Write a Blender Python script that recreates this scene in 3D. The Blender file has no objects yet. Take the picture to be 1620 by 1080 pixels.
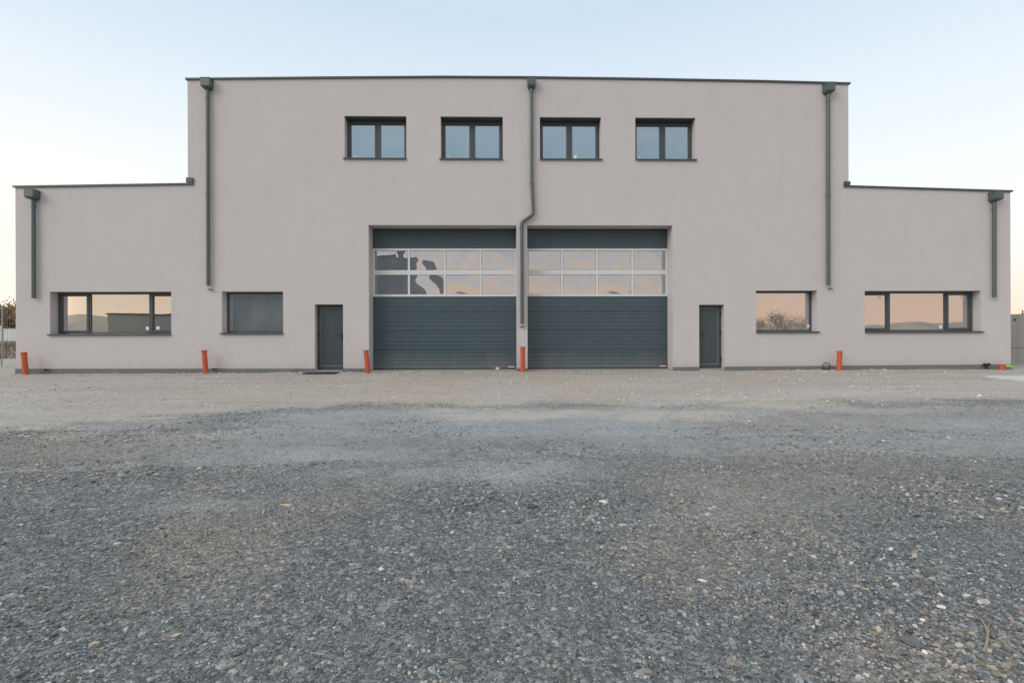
import bpy, bmesh, math, random
import numpy as np
from mathutils import Vector, Matrix
random.seed(7)
RNG = np.random.default_rng(11)
S = bpy.context.scene
COL = S.collection

# ------------------------------------------------------------------ camera
CAM_Y, CAM_H = -15.3, 1.04
cd = bpy.data.cameras.new('camera')
cam = bpy.data.objects.new('camera', cd)
COL.objects.link(cam)
cd.sensor_width = 36.0
cd.lens = 765.0 / 1620.0 * 36.0
cd.shift_y = -2.5 / 1620.0
cd.clip_start, cd.clip_end = 0.05, 3000
cam.matrix_world = (Matrix.Translation((0, CAM_Y, CAM_H)) @ Matrix.Rotation(math.radians(-1.15), 4, 'Z')
                    @ Matrix.Rotation(math.radians(90), 4, 'X') @ Matrix.Rotation(math.radians(-0.2), 4, 'Z'))
S.camera = cam
S.view_settings.view_transform = 'Standard'
S.view_settings.look = 'None'
S.view_settings.exposure = 0.15
S.view_settings.gamma = 1.0
S.view_settings.use_curve_mapping = False
S.cycles.max_bounces = 6
S.cycles.use_denoising = True

# ------------------------------------------------------------------ sky + soft evening sun glow
SUN_EL, SUN_AZ = 32.0, 55.0            # degrees; azimuth left of straight-behind-the-camera
world = bpy.data.worlds.new('World')
S.world = world
world.use_nodes = True
nt = world.node_tree
nt.nodes.clear()


def N(tree, typ, **kw):
    n = tree.nodes.new(typ)
    for k, v in kw.items():
        setattr(n, k, v)
    return n


def ramp(tree, stops, inp, interp='LINEAR'):
    r = tree.nodes.new('ShaderNodeValToRGB')
    r.color_ramp.interpolation = interp
    e = r.color_ramp.elements
    while len(e) < len(stops):
        e.new(0.5)
    for q, (p, c) in zip(e, stops):
        q.position = p
        q.color = (c[0], c[1], c[2], 1) if not isinstance(c, (int, float)) else (c, c, c, 1)
    tree.links.new(inp, r.inputs[0])
    return r.outputs[0]


def math_(tree, op, a, b=None, c=None, clamp=False):
    m = tree.nodes.new('ShaderNodeMath')
    m.operation = op
    m.use_clamp = clamp
    for i, v in enumerate((a, b, c)):
        if v is None:
            continue
        if isinstance(v, (int, float)):
            m.inputs[i].default_value = v
        else:
            tree.links.new(v, m.inputs[i])
    return m.outputs[0]


def mix(tree, fac, a, b, blend='MIX'):
    m = tree.nodes.new('ShaderNodeMix')
    m.data_type = 'RGBA'
    m.blend_type = blend
    m.clamp_result = False
    for sock, v in ((m.inputs[0], fac), (m.inputs[6], a), (m.inputs[7], b)):
        if isinstance(v, (int, float)):
            sock.default_value = v
        elif isinstance(v, tuple):
            sock.default_value = (v[0], v[1], v[2], 1)
        else:
            tree.links.new(v, sock)
    return m.outputs[2]


tc = N(nt, 'ShaderNodeTexCoord')
sep = N(nt, 'ShaderNodeSeparateXYZ')
nt.links.new(tc.outputs['Generated'], sep.inputs[0])
dx, dy, dz = sep.outputs
up = math_(nt, 'MAXIMUM', dz, 0.0)
back = ramp(nt, [(0.0, (1.02, .72, .52)), (.055, (1.03, .83, .69)), (.12, (1.0, .93, .86)), (.19, (.96, .965, .96)), (.28, (.90, .945, .965)),
                 (.42, (.755, .845, .92)), (.56, (.595, .73, .86)), (.75, (.9, .95, 1.0)), (1.0, (1.1, 1.12, 1.18))], up)  # overhead stops brightened as added fill, outside the view
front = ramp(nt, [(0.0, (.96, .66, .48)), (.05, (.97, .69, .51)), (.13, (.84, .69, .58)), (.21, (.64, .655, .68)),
                  (.33, (.50, .62, .73)), (.48, (.72, .80, .88)), (.72, (1.25, 1.25, 1.25)), (1.0, (1.1, 1.12, 1.18))], up)  # high stops raised beyond a natural sky, unseen fill for wall and ground
# thin evening cloud wisps in the half of the sky behind the camera
wisp = N(nt, 'ShaderNodeTexNoise')
mp = N(nt, 'ShaderNodeMapping')
mp.inputs['Scale'].default_value = (1.6, 1.6, 7.0)
nt.links.new(tc.outputs['Generated'], mp.inputs[0])
nt.links.new(mp.outputs[0], wisp.inputs['Vector'])
wisp.inputs['Scale'].default_value = 2.2
wisp.inputs['Detail'].default_value = 5
wisp.inputs['Distortion'].default_value = 0.7
wf = ramp(nt, [(.5, 0.0), (.72, 0.45)], wisp.outputs[0])
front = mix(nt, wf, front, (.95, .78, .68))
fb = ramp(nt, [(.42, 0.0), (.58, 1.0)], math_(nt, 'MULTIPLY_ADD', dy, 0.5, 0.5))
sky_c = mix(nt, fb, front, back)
glow = math_(nt, 'MULTIPLY', ramp(nt, [(.18, 0.6), (.55, 0.0)], math_(nt, 'MULTIPLY_ADD', dx, 0.5, 0.5)),
             ramp(nt, [(0.0, 1.0), (.42, 0.0)], up))
gold = math_(nt, 'MULTIPLY', ramp(nt, [(.12, 0.85), (.3, 0.0)], math_(nt, 'MULTIPLY_ADD', dx, 0.5, 0.5)),
             ramp(nt, [(0.0, 1.0), (.3, 0.0)], up))
sky_c = mix(nt, gold, sky_c, (1.15, .93, .64))
glow = math_(nt, 'MULTIPLY', glow, fb)
sky_c = mix(nt, glow, sky_c, (1.12, 1.07, .98))
nish = N(nt, 'ShaderNodeTexSky')
nish.sky_type = 'NISHITA'
nish.sun_disc = False
nish.sun_elevation = math.radians(SUN_EL)
nish.sun_rotation = math.radians(180 + SUN_AZ)
ten = N(nt, 'ShaderNodeVectorMath')
ten.operation = 'SCALE'
ten.inputs['Scale'].default_value = 10.0
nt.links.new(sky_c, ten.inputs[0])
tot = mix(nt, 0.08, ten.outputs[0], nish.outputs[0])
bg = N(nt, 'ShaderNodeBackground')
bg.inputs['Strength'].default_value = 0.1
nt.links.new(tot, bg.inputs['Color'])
wo = N(nt, 'ShaderNodeOutputWorld')
nt.links.new(bg.outputs[0], wo.inputs[0])

sd = bpy.data.lights.new('sun', 'SUN')
sd.energy = 1.3
sd.angle = math.radians(40)
sd.color = (1.0, .955, .915)
sun = bpy.data.objects.new('sun', sd)
COL.objects.link(sun)
_a, _e = math.radians(SUN_AZ), math.radians(SUN_EL)
sdir = Vector((-math.sin(_a) * math.cos(_e), -math.cos(_a) * math.cos(_e), math.sin(_e)))
sun.rotation_euler = sdir.to_track_quat('Z', 'Y').to_euler()
sun.location = (-20, -40, 25)


# ------------------------------------------------------------------ helpers
class MB:
    """collects faces; build() links them as one mesh object"""

    def __init__(self):
        self.v, self.f = [], []

    def face(self, *pts):
        n = len(self.v)
        self.v += [tuple(p) for p in pts]
        self.f.append(tuple(range(n, n + len(pts))))
        return self

    def box(self, x0, x1, y0, y1, z0, z1):
        n = len(self.v)
        self.v += [(x, y, z) for z in (z0, z1) for y in (y0, y1) for x in (x0, x1)]
        self.f += [tuple(n + i for i in q) for q in
                   ((0, 2, 3, 1), (4, 5, 7, 6), (0, 1, 5, 4), (2, 6, 7, 3), (0, 4, 6, 2), (1, 3, 7, 5))]
        return self

    def hexa(self, p):
        n = len(self.v)
        self.v += [tuple(q) for q in p]
        self.f += [tuple(n + i for i in q) for q in
                   ((0, 2, 3, 1), (4, 5, 7, 6), (0, 1, 5, 4), (2, 6, 7, 3), (0, 4, 6, 2), (1, 3, 7, 5))]
        return self

    def tube(self, pts, r, seg=14, caps=True, radii=None):
        pts = [Vector(p) for p in pts]
        rings = []
        ref = None
        for i, p in enumerate(pts):
            d = (pts[min(i + 1, len(pts) - 1)] - pts[max(i - 1, 0)]).normalized()
            if ref is None:
                ref = Vector((0, 1, 0)) if abs(d.y) < .9 else Vector((1, 0, 0))
            a = d.cross(ref).normalized()
            b = a.cross(d).normalized()
            ref = b
            rr = radii[i] if radii else r
            n = len(self.v)
            for k in range(seg):
                t = 2 * math.pi * k / seg
                self.v.append(tuple(p + a * (math.cos(t) * rr) + b * (math.sin(t) * rr)))
            rings.append(n)
        for n0, n1 in zip(rings, rings[1:]):
            for k in range(seg):
                k2 = (k + 1) % seg
                self.f.append((n0 + k, n0 + k2, n1 + k2, n1 + k))
        if caps:
            self.f.append(tuple(rings[0] + k for k in reversed(range(seg))))
            self.f.append(tuple(rings[-1] + k for k in range(seg)))
        return self

    def build(self, name, mat, parent=None, loc=(0, 0, 0), smooth=False, bevel=0):
        me = bpy.data.meshes.new(name)
        me.from_pydata(self.v, [], self.f)
        bm = bmesh.new()
        bm.from_mesh(me)
        bmesh.ops.recalc_face_normals(bm, faces=bm.faces)
        bm.to_mesh(me)
        bm.free()
        me.materials.append(mat)
        if smooth:
            me.polygons.foreach_set('use_smooth', [True] * len(me.polygons))
            try:
                me.set_sharp_from_angle(angle=math.radians(40))
            except Exception:
                pass
        o = bpy.data.objects.new(name, me)
        COL.objects.link(o)
        o.location = loc
        if parent:
            o.parent = parent
        if bevel:
            b = o.modifiers.new('bevel', 'BEVEL')
            b.width = bevel
            b.segments = 2
            b.limit_method = 'ANGLE'
        return o


def tag(o, label=None, cat=None, group=None, kind=None):
    for k, v in (('label', label), ('category', cat), ('group', group), ('kind', kind)):
        if v:
            o[k] = v
    return o


def empty(name, loc, label=None, cat=None, group=None):
    o = bpy.data.objects.new(name, None)
    o.empty_display_size = 0.3
    COL.objects.link(o)
    o.location = loc
    return tag(o, label, cat, group)


def _h(ix, iy, seed):
    n = (ix * 374761393 + iy * 668265263 + seed * 974634777) & 0xFFFFFFFF
    n = ((n ^ (n >> 13)) * 1274126177) & 0xFFFFFFFF
    n = n ^ (n >> 16)
    return (n & 0xFFFF) / 65535.0


def vnoise(x, y, seed=0):
    x = np.asarray(x, float)
    y = np.asarray(y, float)
    ix = np.floor(x).astype(np.int64)
    iy = np.floor(y).astype(np.int64)
    fx, fy = x - ix, y - iy
    fx = fx * fx * (3 - 2 * fx)
    fy = fy * fy * (3 - 2 * fy)
    a, b = _h(ix, iy, seed), _h(ix + 1, iy, seed)
    c, d = _h(ix, iy + 1, seed), _h(ix + 1, iy + 1, seed)
    return (a * (1 - fx) + b * fx) * (1 - fy) + (c * (1 - fx) + d * fx) * fy


def fbm(x, y, seed=0, octv=4):
    t, a, s = 0, .5, 0
    for i in range(octv):
        t = t + a * vnoise(x * 2 ** i, y * 2 ** i, seed + i)
        s += a
        a *= .5
    return t / s


def sstep(a, b, x):
    t = np.clip((x - a) / (b - a), 0, 1)
    return t * t * (3 - 2 * t)


# ------------------------------------------------------------------ materials
def mat(name):
    m = bpy.data.materials.new(name)
    m.use_nodes = True
    t = m.node_tree
    b = t.nodes['Principled BSDF']
    return m, t, b


def noise(t, scale, detail=4, rough=.55, vec=None, dist=0):
    n = t.nodes.new('ShaderNodeTexNoise')
    n.inputs['Scale'].default_value = scale
    n.inputs['Detail'].default_value = detail
    n.inputs['Roughness'].default_value = rough
    n.inputs['Distortion'].default_value = dist
    if vec is not None:
        t.links.new(vec, n.inputs['Vector'])
    return n.outputs[0]


def coords(t, scale=(1, 1, 1), src='Object'):
    c = t.nodes.new('ShaderNodeTexCoord')
    m = t.nodes.new('ShaderNodeMapping')
    m.inputs['Scale'].default_value = scale
    t.links.new(c.outputs[src], m.inputs[0])
    return m.outputs[0]


def bump(t, b, h, strength=.3, dist=.01):
    n = t.nodes.new('ShaderNodeBump')
    n.inputs['Strength'].default_value = strength
    n.inputs['Distance'].default_value = dist
    t.links.new(h, n.inputs['Height'])
    t.links.new(n.outputs[0], b.inputs['Normal'])
    return n


def simple(name, col, rough=.5, metal=0, var=.12, scale=6, bumps=None, spec=.5):
    m, t, b = mat(name)
    v = coords(t)
    n = noise(t, scale, 5, .6, v)
    c = mix(t, n, tuple(x * (1 - var) for x in col), tuple(x * (1 + var) for x in col))
    t.links.new(c, b.inputs['Base Color'])
    b.inputs['Roughness'].default_value = rough
    b.inputs['Metallic'].default_value = metal
    b.inputs['Specular IOR Level'].default_value = spec
    if bumps:
        bump(t, b, noise(t, bumps[0], 4, .6, v), bumps[1], bumps[2])
    return m


def make_stucco():
    m, t, b = mat('stucco')
    v = coords(t)
    big = noise(t, .55, 5, .6, v)
    mid = noise(t, 3.2, 4, .6, coords(t, (1, 1, .55)))
    fine = noise(t, 60, 3, .7, v)
    grain = noise(t, 190, 2, .6, v)
    c = mix(t, ramp(t, [(.32, 0), (.68, 1)], big), (.524, .503, .497), (.562, .541, .535))
    c = mix(t, ramp(t, [(.4, 0), (.62, .5)], mid), c, (.515, .491, .486))
    c = mix(t, .22, c, mix(t, ramp(t, [(.35, 0), (.65, 1)], fine), (.37, .35, .34), (.65, .61, .595)))
    # splash dirt near the ground and faint vertical run-off streaks
    ob = N(t, 'ShaderNodeTexCoord')
    s = N(t, 'ShaderNodeSeparateXYZ')
    t.links.new(ob.outputs['Object'], s.inputs[0])
    zz = math_(t, 'ADD', s.outputs[2], math_(t, 'MULTIPLY', mid, -.25))
    c = mix(t, ramp(t, [(.0, .45), (.32, 0.0)], zz), c, (.42, .40, .37))
    st = noise(t, 1.0, 4, .7, coords(t, (5.5, 1, .12)))
    c = mix(t, ramp(t, [(.58, 0), (.8, .22)], st), c, (.40, .37, .355))
    t.links.new(c, b.inputs['Base Color'])
    b.inputs['Roughness'].default_value = .92
    b.inputs['Specular IOR Level'].default_value = .2
    h = math_(t, 'ADD', math_(t, 'MULTIPLY', grain, .6), math_(t, 'ADD', fine, math_(t, 'MULTIPLY', mid, 2.2)))
    bump(t, b, h, .35, .006)
    return m


def make_glass(name, refl=.5, warp=0.0, wscale=1.0, tint=(.9, .95, 1.0), dark=(.03, .036, .04)):
    m, t, b = mat(name)
    t.nodes.remove(b)
    out = t.nodes['Material Output']
    g = N(t, 'ShaderNodeBsdfGlossy')
    g.inputs['Roughness'].default_value = 0.0
    g.inputs['Color'].default_value = (*tint, 1)
    d = N(t, 'ShaderNodeBsdfDiffuse')
    v = coords(t)
    smear = noise(t, 2.0, 5, .6, coords(t, (1, 1, .5)))
    t.links.new(mix(t, ramp(t, [(.4, 0), (.8, 1)], smear), dark, tuple(x * 1.8 for x in dark)), d.inputs['Color'])
    mx = N(t, 'ShaderNodeMixShader')
    lw = N(t, 'ShaderNodeFresnel')
    lw.inputs['IOR'].default_value = 1.5
    f = math_(t, 'MULTIPLY_ADD', lw.outputs[0], 1 - refl, refl, clamp=True)
    t.links.new(f, mx.inputs[0])
    t.links.new(d.outputs[0], mx.inputs[1])
    t.links.new(g.outputs[0], mx.inputs[2])
    t.links.new(mx.outputs[0], out.inputs[0])
    if warp:
        nb = N(t, 'ShaderNodeBump')
        nb.inputs['Strength'].default_value = 1.0
        nb.inputs['Distance'].default_value = warp
        t.links.new(noise(t, wscale, 1.2, .4, coords(t, (1, 1, 1.15)), .5), nb.inputs['Height'])
        t.links.new(nb.outputs[0], g.inputs['Normal'])
    return m


M = {}
M['stucco'] = make_stucco()
M['plinth'] = simple('grey_plinth_render', (.16, .165, .165), .9, var=.3, scale=3, bumps=(60, .5, .006))
M['metal'] = simple('anthracite_metal', (.062, .072, .076), .38, var=.1, scale=4)
M['pipe_metal'] = simple('anthracite_pipe_metal', (.085, .105, .105), .36, var=.12, scale=3)
M['frame'] = simple('anthracite_frame', (.066, .076, .08), .42, var=.08)
M['door'] = simple('anthracite_door_paint', (.05, .068, .073), .4, var=.08, scale=1.5, bumps=(2.0, .06, .01))
M['garage'] = simple('teal_grey_door_paint', (.050, .080, .092), .40, var=.16, scale=1.1, bumps=(2.5, .1, .012))
def dusty_door():
    m = M['garage']
    t = m.node_tree
    b = t.nodes['Principled BSDF']
    src = b.inputs['Base Color'].links[0].from_socket
    sp = N(t, 'ShaderNodeSeparateXYZ')
    t.links.new(coords(t), sp.inputs[0])
    n = noise(t, 2.2, 6, .7, coords(t, (1, 1, .35)))
    z = math_(t, 'ADD', sp.outputs[2], math_(t, 'MULTIPLY', n, -.9))
    c = mix(t, ramp(t, [(-.0, .38), (.55, 0.0)], math_(t, 'ADD', z, .35)), src, (.22, .215, .20))
    t.links.new(c, b.inputs['Base Color'])
    r_ = math_(t, 'MULTIPLY_ADD', noise(t, .9, 4, .6, coords(t, (1, 1, 2))), .25, .28)
    t.links.new(r_, b.inputs['Roughness'])


dusty_door()
M['alu'] = simple('white_aluminium', (.66, .67, .68), .45, var=.05)
M['seal'] = simple('grey_seal', (.24, .29, .30), .6)
M['rubber'] = simple('black_rubber', (.014, .014, .015), .7)
M['white'] = simple('white_sticker', (.8, .8, .79), .5, var=.03)
M['red'] = simple('red_sticker', (.42, .12, .09), .5)
M['glass'] = make_glass('window_glass', .54, .0035, .7, (.95, .95, .98), (.06, .058, .054))  # diffuse base lifted to stand for a veil of indoor light
M['glass_up'] = make_glass('upper_window_glass', .42, .0015, .6, (.84, .96, 1.0), (.05, .065, .075))
M['glass_grey'] = make_glass('grey_based_glass', .46, .002, .7, (.9, .95, .98), (.125, .135, .13))  # lighter grey diffuse base for the left square window
M['acrylic'] = make_glass('acrylic_glazing', .46, .046, .86, (.92, .95, 1.0), (.09, .092, .095))
M['concrete'] = simple('cast_concrete', (.30, .29, .265), .9, var=.22, scale=1.6, bumps=(40, .4, .006))
M['concrete_pale'] = simple('pale_concrete', (.46, .46, .45), .9, var=.15, scale=3, bumps=(50, .4, .005))
M['orange'] = simple('orange_plastic', (.50, .095, .036), .5, var=.22, scale=9)
M['inner_shade'] = simple('inner_shade', (.02, .012, .01), .9)
M['black'] = simple('black_plastic', (.015, .015, .017), .5)
M['green'] = simple('lime_plastic', (.25, .62, .06), .4, var=.05)
M['roof'] = simple('roof_membrane', (.22, .22, .22), .9)
M['grate'] = simple('dark_steel_grating', (.045, .055, .065), .6)
M['zinc'] = simple('galvanised_steel', (.24, .27, .26), .5, .3)
M['hall'] = simple('dark_grey_cladding', (.20, .21, .235), .7, var=.1, scale=.3)
M['shed'] = simple('shed_cladding', (.36, .35, .31), .8, var=.15, scale=.3)
M['leaf_c'] = simple('haze_paled_twigs', (.42, .34, .27), .9, var=.3, scale=3)  # mirrored trees' twig and bark tones lightened to stand for backlit mist
M['bark_pale'] = simple('pale_bark', (.46, .37, .29), .95, var=.3, scale=8)
M['bark'] = simple('bark', (.10, .075, .055), .95, var=.3, scale=8)
M['leaf_a'] = simple('dry_brown_leaves', (.25, .135, .06), .8, var=.45, scale=3)
M['leaf_b'] = simple('olive_leaves', (.15, .115, .055), .8, var=.45, scale=3)
M['weeds'] = simple('dry_weeds', (.235, .165, .10), .9, var=.4, scale=2)
M['mound'] = simple('haze_paled_earth', (.40, .345, .27), .95, var=.35, scale=.25)  # earth tone lightened to stand for distance haze
M['farwall'] = simple('white_render', (.62, .64, .62), .9, var=.06)
M['pale_stone'] = simple('pale_stone', (.62, .58, .52), .8, var=.18, scale=30, bumps=(90, .5, .004))
M['tan_stone'] = simple('tan_stone', (.46, .35, .24), .85, var=.2, scale=30, bumps=(90, .5, .004))
M['twig'] = simple('dry_twig', (.26, .21, .17), .9, var=.3, scale=40)


def make_ground():
    m, t, b = mat('dirt_and_gravel')
    P = coords(t)

    def attr(n):
        a = N(t, 'ShaderNodeAttribute')
        a.attribute_name = n
        return a.outputs['Fac']
    dirt, dust, brown = attr('dirt'), attr('dust'), attr('brown')

    def vor(scale, feature='F1', out='Distance'):
        q = N(t, 'ShaderNodeTexVoronoi')
        q.feature = feature
        q.inputs['Scale'].default_value = scale
        t.links.new(P, q.inputs['Vector'])
        return q
    v1, v2, v3 = vor(125), vor(62), vor(27)

    def cellval(v):
        s = N(t, 'ShaderNodeSeparateColor')
        t.links.new(v.outputs['Color'], s.inputs[0])
        return s.outputs[0], s.outputs[1]
    a1, b1 = cellval(v1)
    a2, b2 = cellval(v2)
    a3, b3 = cellval(v3)
    # crushed gravel
    g = ramp(t, [(0, (.08, .09, .094)), (.5, (.142, .157, .162)), (.85, (.215, .23, .234)), (1, (.36, .35, .325))], a1)
    g2 = ramp(t, [(0, (.07, .08, .084)), (.55, (.133, .148, .153)), (.9, (.24, .25, .25)), (.97, (.40, .37, .33)), (1, (.52, .5, .46))], a2)
    grav = mix(t, ramp(t, [(.35, 0), (.55, 1)], b2), g, g2)
    grav = mix(t, ramp(t, [(.93, 0), (.96, .7)], b3), grav, (.34, .32, .29))
    grav = mix(t, math_(t, 'MULTIPLY', brown, .6), grav, mix(t, a2, (.15, .137, .118), (.35, .318, .275)))
    dustc = mix(t, a1, (.29, .315, .33), (.40, .425, .44))
    grav = mix(t, math_(t, 'MULTIPLY', ramp(t, [(.12, 0), (.75, 1)], math_(t, 'ADD', dust, math_(t, 'MULTIPLY', math_(t, 'SUBTRACT', noise(t, 4.0, 7, .75, P), .5), 1.0))), ramp(t, [(.1, .95), (.9, .5)], b1)), grav, dustc)
    # trodden soil in front of the building
    n1 = noise(t, .9, 7, .66, coords(t, (.32, 1.9, 1)), .6)
    n2 = noise(t, 9, 6, .7, P)
    so = ramp(t, [(.3, (.235, .228, .20)), (.5, (.325, .312, .272)), (.7, (.425, .408, .365))], n1)
    so = mix(t, .4, so, mix(t, ramp(t, [(.35, 0), (.65, 1)], n2), (.23, .213, .182), (.46, .438, .395)))
    so = mix(t, math_(t, 'MULTIPLY', brown, .7), so, mix(t, a2, (.28, .235, .195), (.46, .395, .34)))
    so = mix(t, math_(t, 'MULTIPLY', dust, .6), so, (.39, .405, .41))
    so = mix(t, ramp(t, [(.84, 0), (.88, .35)], b2), so, mix(t, a2, (.22, .205, .185), (.54, .5, .455)))
    rag = noise(t, 5.5, 7, .72, P)
    edge = math_(t, 'ADD', dirt, math_(t, 'MULTIPLY', math_(t, 'SUBTRACT', a2, .5), .7))
    edge = math_(t, 'ADD', edge, math_(t, 'MULTIPLY', math_(t, 'SUBTRACT', rag, .5), 1.5))
    edge = ramp(t, [(.3, 0), (.7, 1)], edge)
    c = mix(t, edge, grav, so)
    t.links.new(c, b.inputs['Base Color'])
    b.inputs['Roughness'].default_value = .95
    b.inputs['Specular IOR Level'].default_value = .25
    h = math_(t, 'ADD', math_(t, 'MULTIPLY', v1.outputs[0], -1.0), math_(t, 'MULTIPLY', v2.outputs[0], -1.2))
    h = math_(t, 'MULTIPLY', h, math_(t, 'MULTIPLY_ADD', edge, -.65, 1.0))
    h = math_(t, 'ADD', h, math_(t, 'MULTIPLY', n2, .8))
    bump(t, b, h, .8, .009)
    return m


M['ground'] = make_ground()


# ------------------------------------------------------------------ ground masks (real soil layout, world metres)
def blob(x, y, cx, cy, rx, ry):
    return np.exp(-(((x - cx) / rx) ** 2 + ((y - cy) / ry) ** 2))


def masks(x, y):
    w = (fbm(x * .45, y * .9, 3, 5) - .5) * 4.2 + (fbm(x * 2.1, y * 3.2, 7, 3) - .5) * 1.4
    edge_y = -8.25 - .33 * np.clip(-x - 2.2, 0, 6) + .08 * np.clip(x, 0, 9)
    dirt = sstep(-1.7, 1.4, y - edge_y + w)
    dirt = np.clip(dirt + .55 * blob(x, y, 6.5, -8.5, 4.0, .7) * fbm(x * 1.4, y * 3, 15) + .55 * blob(x, y, 3.5, -9.2, 2.0, .5) * fbm(x * 2, y * 3, 5), 0, 1)
    dust = sstep(.52, .78, fbm(x * .6 + 9, y * 1.1, 21, 4)) * .55
    for cx, cy, rx, ry, a in ((.15, -11.45, .85, .5, .95), (-3.0, -11.3, .45, .22, .8), (4.8, -10.1, 1.5, .35, .7), (-.9, -10.6, 1.0, .35, .6),
                              (6.6, -6.2, 2.2, .8, 1.0), (5.5, -8.4, 4.0, .6, .75), (4.5, -9.8, 3.5, 1.0, .55), (12.5, -4.6, 4, 1.2, .6), (-1.6, -9.5, 1.5, .4, .5), (.9, -10.7, .6, .3, .6),
                              (-1.6, -10.9, 2.0, .5, .8), (-.5, -11.5, 1.2, .3, .75), (-2.1, -10.9, .5, .12, .7), (1.4, -9.4, 1.2, .4, .4)):
        dust = np.maximum(dust, a * blob(x, y, cx, cy, rx, ry) * (.55 + .9 * (fbm(x * 2.2, y * 3, 31, 4) - .25)))
    for yc, am in ((-9.55, .5), (-10.25, .45), (-11.2, .35), (-8.75, .35)):            # dusty wheel tracks
        tr = y - (yc + .035 * x + .25 * np.sin(x * .35 + yc))
        dust = np.maximum(dust, am * np.exp(-(tr / .13) ** 2) * sstep(.25, .6, fbm(x * .5, y * .4, int(-yc * 9), 3)) * 1.4)
    dust = np.maximum(dust, .72 * sstep(-12.8, -9.2, y) * sstep(-7.2, -8.5, y) * (.25 + 1.3 * fbm(x * .7, y * 1.5, 25, 4)) * (.3 + .7 * sstep(-5.5, -1.5, x)))
    dust = dust * (1 - .8 * sstep(-12.1, -12.9, y)) * (1 - .75 * blob(x, y, 1.9, -11.9, 1.0, .7))
    brown = sstep(.5, .72, fbm(x * .7 + 3, y * .9 + 5, 41, 4)) * .8
    for cx, cy, rx, ry, a in ((-3.9, -10.6, 2.2, .9, .9), (1.5, -3.2, 6.0, 3.0, .9), (3.2, -8.6, 2.0, .5, .8), (5.0, -8.3, 5.0, .8, .85), (-1.5, -5.0, 3, .8, .5), (2.9, -11.0, 1.6, .7, .75), (4.5, -9.6, 3.5, 1.0, .8), (2.2, -11.8, 1.2, .5, .6)):
        brown = np.maximum(brown, a * blob(x, y, cx, cy, rx, ry))
    bank = sstep(5.3, 6.5, y) * sstep(-15.5, -17, x)
    brown = np.maximum(brown, bank)
    dirt = np.clip(dirt, 0, 1) * (1 - .8 * bank)
    return np.clip(dirt, 0, 1), np.clip(dust, 0, 1), np.clip(brown, 0, 1)


def gheight(x, y):
    amp = sstep(0.5, 1.6, -y)
    near = sstep(40, 20, np.abs(x)) * sstep(60, 30, np.abs(y))
    h = (fbm(x * .35, y * .5, 61, 3) - .5) * .10 + (fbm(x * 1.6, y * 2.0, 71, 3) - .5) * .05
    h = h + (fbm(x * 6, y * 6, 81, 2) - .5) * .018
    # tyre ridge crossing the gravel on the left
    d = (x + 3.3) * .80 + (y + 10.75) * .60
    along = (x + 2.7) * .6 - (y + 11.0) * .8
    h = h + .035 * np.exp(-(d / .09) ** 2) * np.exp(-(along / .9) ** 2)
    for yc in (-9.55, -10.25, -11.2):                     # shallow wheel ruts
        tr = y - (yc + .035 * x + .25 * np.sin(x * .35 + yc))
        h = h - .022 * np.exp(-(tr / .12) ** 2) + .012 * np.exp(-((np.abs(tr) - .2) / .07) ** 2)
    base = .0 + .03 * sstep(-3, 0, y)
    base = base + .055 * sstep(-.7, -.05, y) * sstep(.3, .0, y) * (fbm(x * 1.7, y * 2, 131, 4) - .35)
    # weedy bank behind the fence on the far left
    bank = .75 * sstep(5.8, 11.0, y) * sstep(-17.0, -18.5, x) * sstep(-80, -55, x) * sstep(60, 40, y)
    return base + h * amp * near * .8 + bank


def axis(segs):
    out = [segs[0][0]]
    for a, b, st in segs:
        n = max(1, int(round((b - a) / st)))
        out += list(np.linspace(a, b, n + 1)[1:])
    return np.array(out)


xs = axis([(-900, -200, 100), (-200, -60, 20), (-60, -20, 2.0), (-20, -8, .3), (-8, 8, .075), (8, 20, .3), (20, 60, 2.5), (60, 200, 20), (200, 900, 100)])
ys = axis([(-900, -200, 100), (-200, -50, 15), (-50, -20, 2), (-20, -14.6, .4), (-14.6, -8, .055), (-8, 0, .12), (0, 12, .6), (12, 60, 3), (60, 200, 20), (200, 900, 100)])
GX, GY = np.meshgrid(xs, ys)
GZ = gheight(GX, GY)
nx, ny = len(xs), len(ys)
gv = np.stack([GX, GY, GZ], -1).reshape(-1, 3)
idx = np.arange(nx * ny).reshape(ny, nx)
gf = np.stack([idx[:-1, :-1], idx[:-1, 1:], idx[1:, 1:], idx[1:, :-1]], -1).reshape(-1, 4)


def np_mesh(name, v, f, m, smooth=False):
    me = bpy.data.meshes.new(name)
    k = f.shape[1]
    me.vertices.add(len(v))
    me.vertices.foreach_set('co', v.astype(np.float32).ravel())
    me.loops.add(f.size)
    me.loops.foreach_set('vertex_index', f.astype(np.int32).ravel())
    me.polygons.add(len(f))
    me.polygons.foreach_set('loop_start', np.arange(0, f.size, k, dtype=np.int32))
    me.polygons.foreach_set('use_smooth', np.full(len(f), smooth))
    me.update(calc_edges=True)
    me.validate()
    me.materials.append(m)
    o = bpy.data.objects.new(name, me)
    COL.objects.link(o)
    return o


ground = np_mesh('ground', gv, gf, M['ground'], True)
tag(ground, kind='structure')
for nm, arr in zip(('dirt', 'dust', 'brown'), masks(GX, GY)):
    at = ground.data.attributes.new(nm, 'FLOAT', 'POINT')
    at.data.foreach_set('value', arr.astype(np.float32).ravel())


def gz(x, y):
    return float(gheight(np.array([x]), np.array([y]))[0])


# ------------------------------------------------------------------ the building
XL, XR = -15.08, 16.43            # outer corners of the wings
ML, MR = -9.80, 11.13             # main block
DEEP = 18.0
BASE = .0
wh = empty('warehouse', (0.67, 0, 0), 'pale grey rendered warehouse with tall middle block, two low wings and twin garage doors', 'building')
wh_loc = Vector(wh.location)


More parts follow.
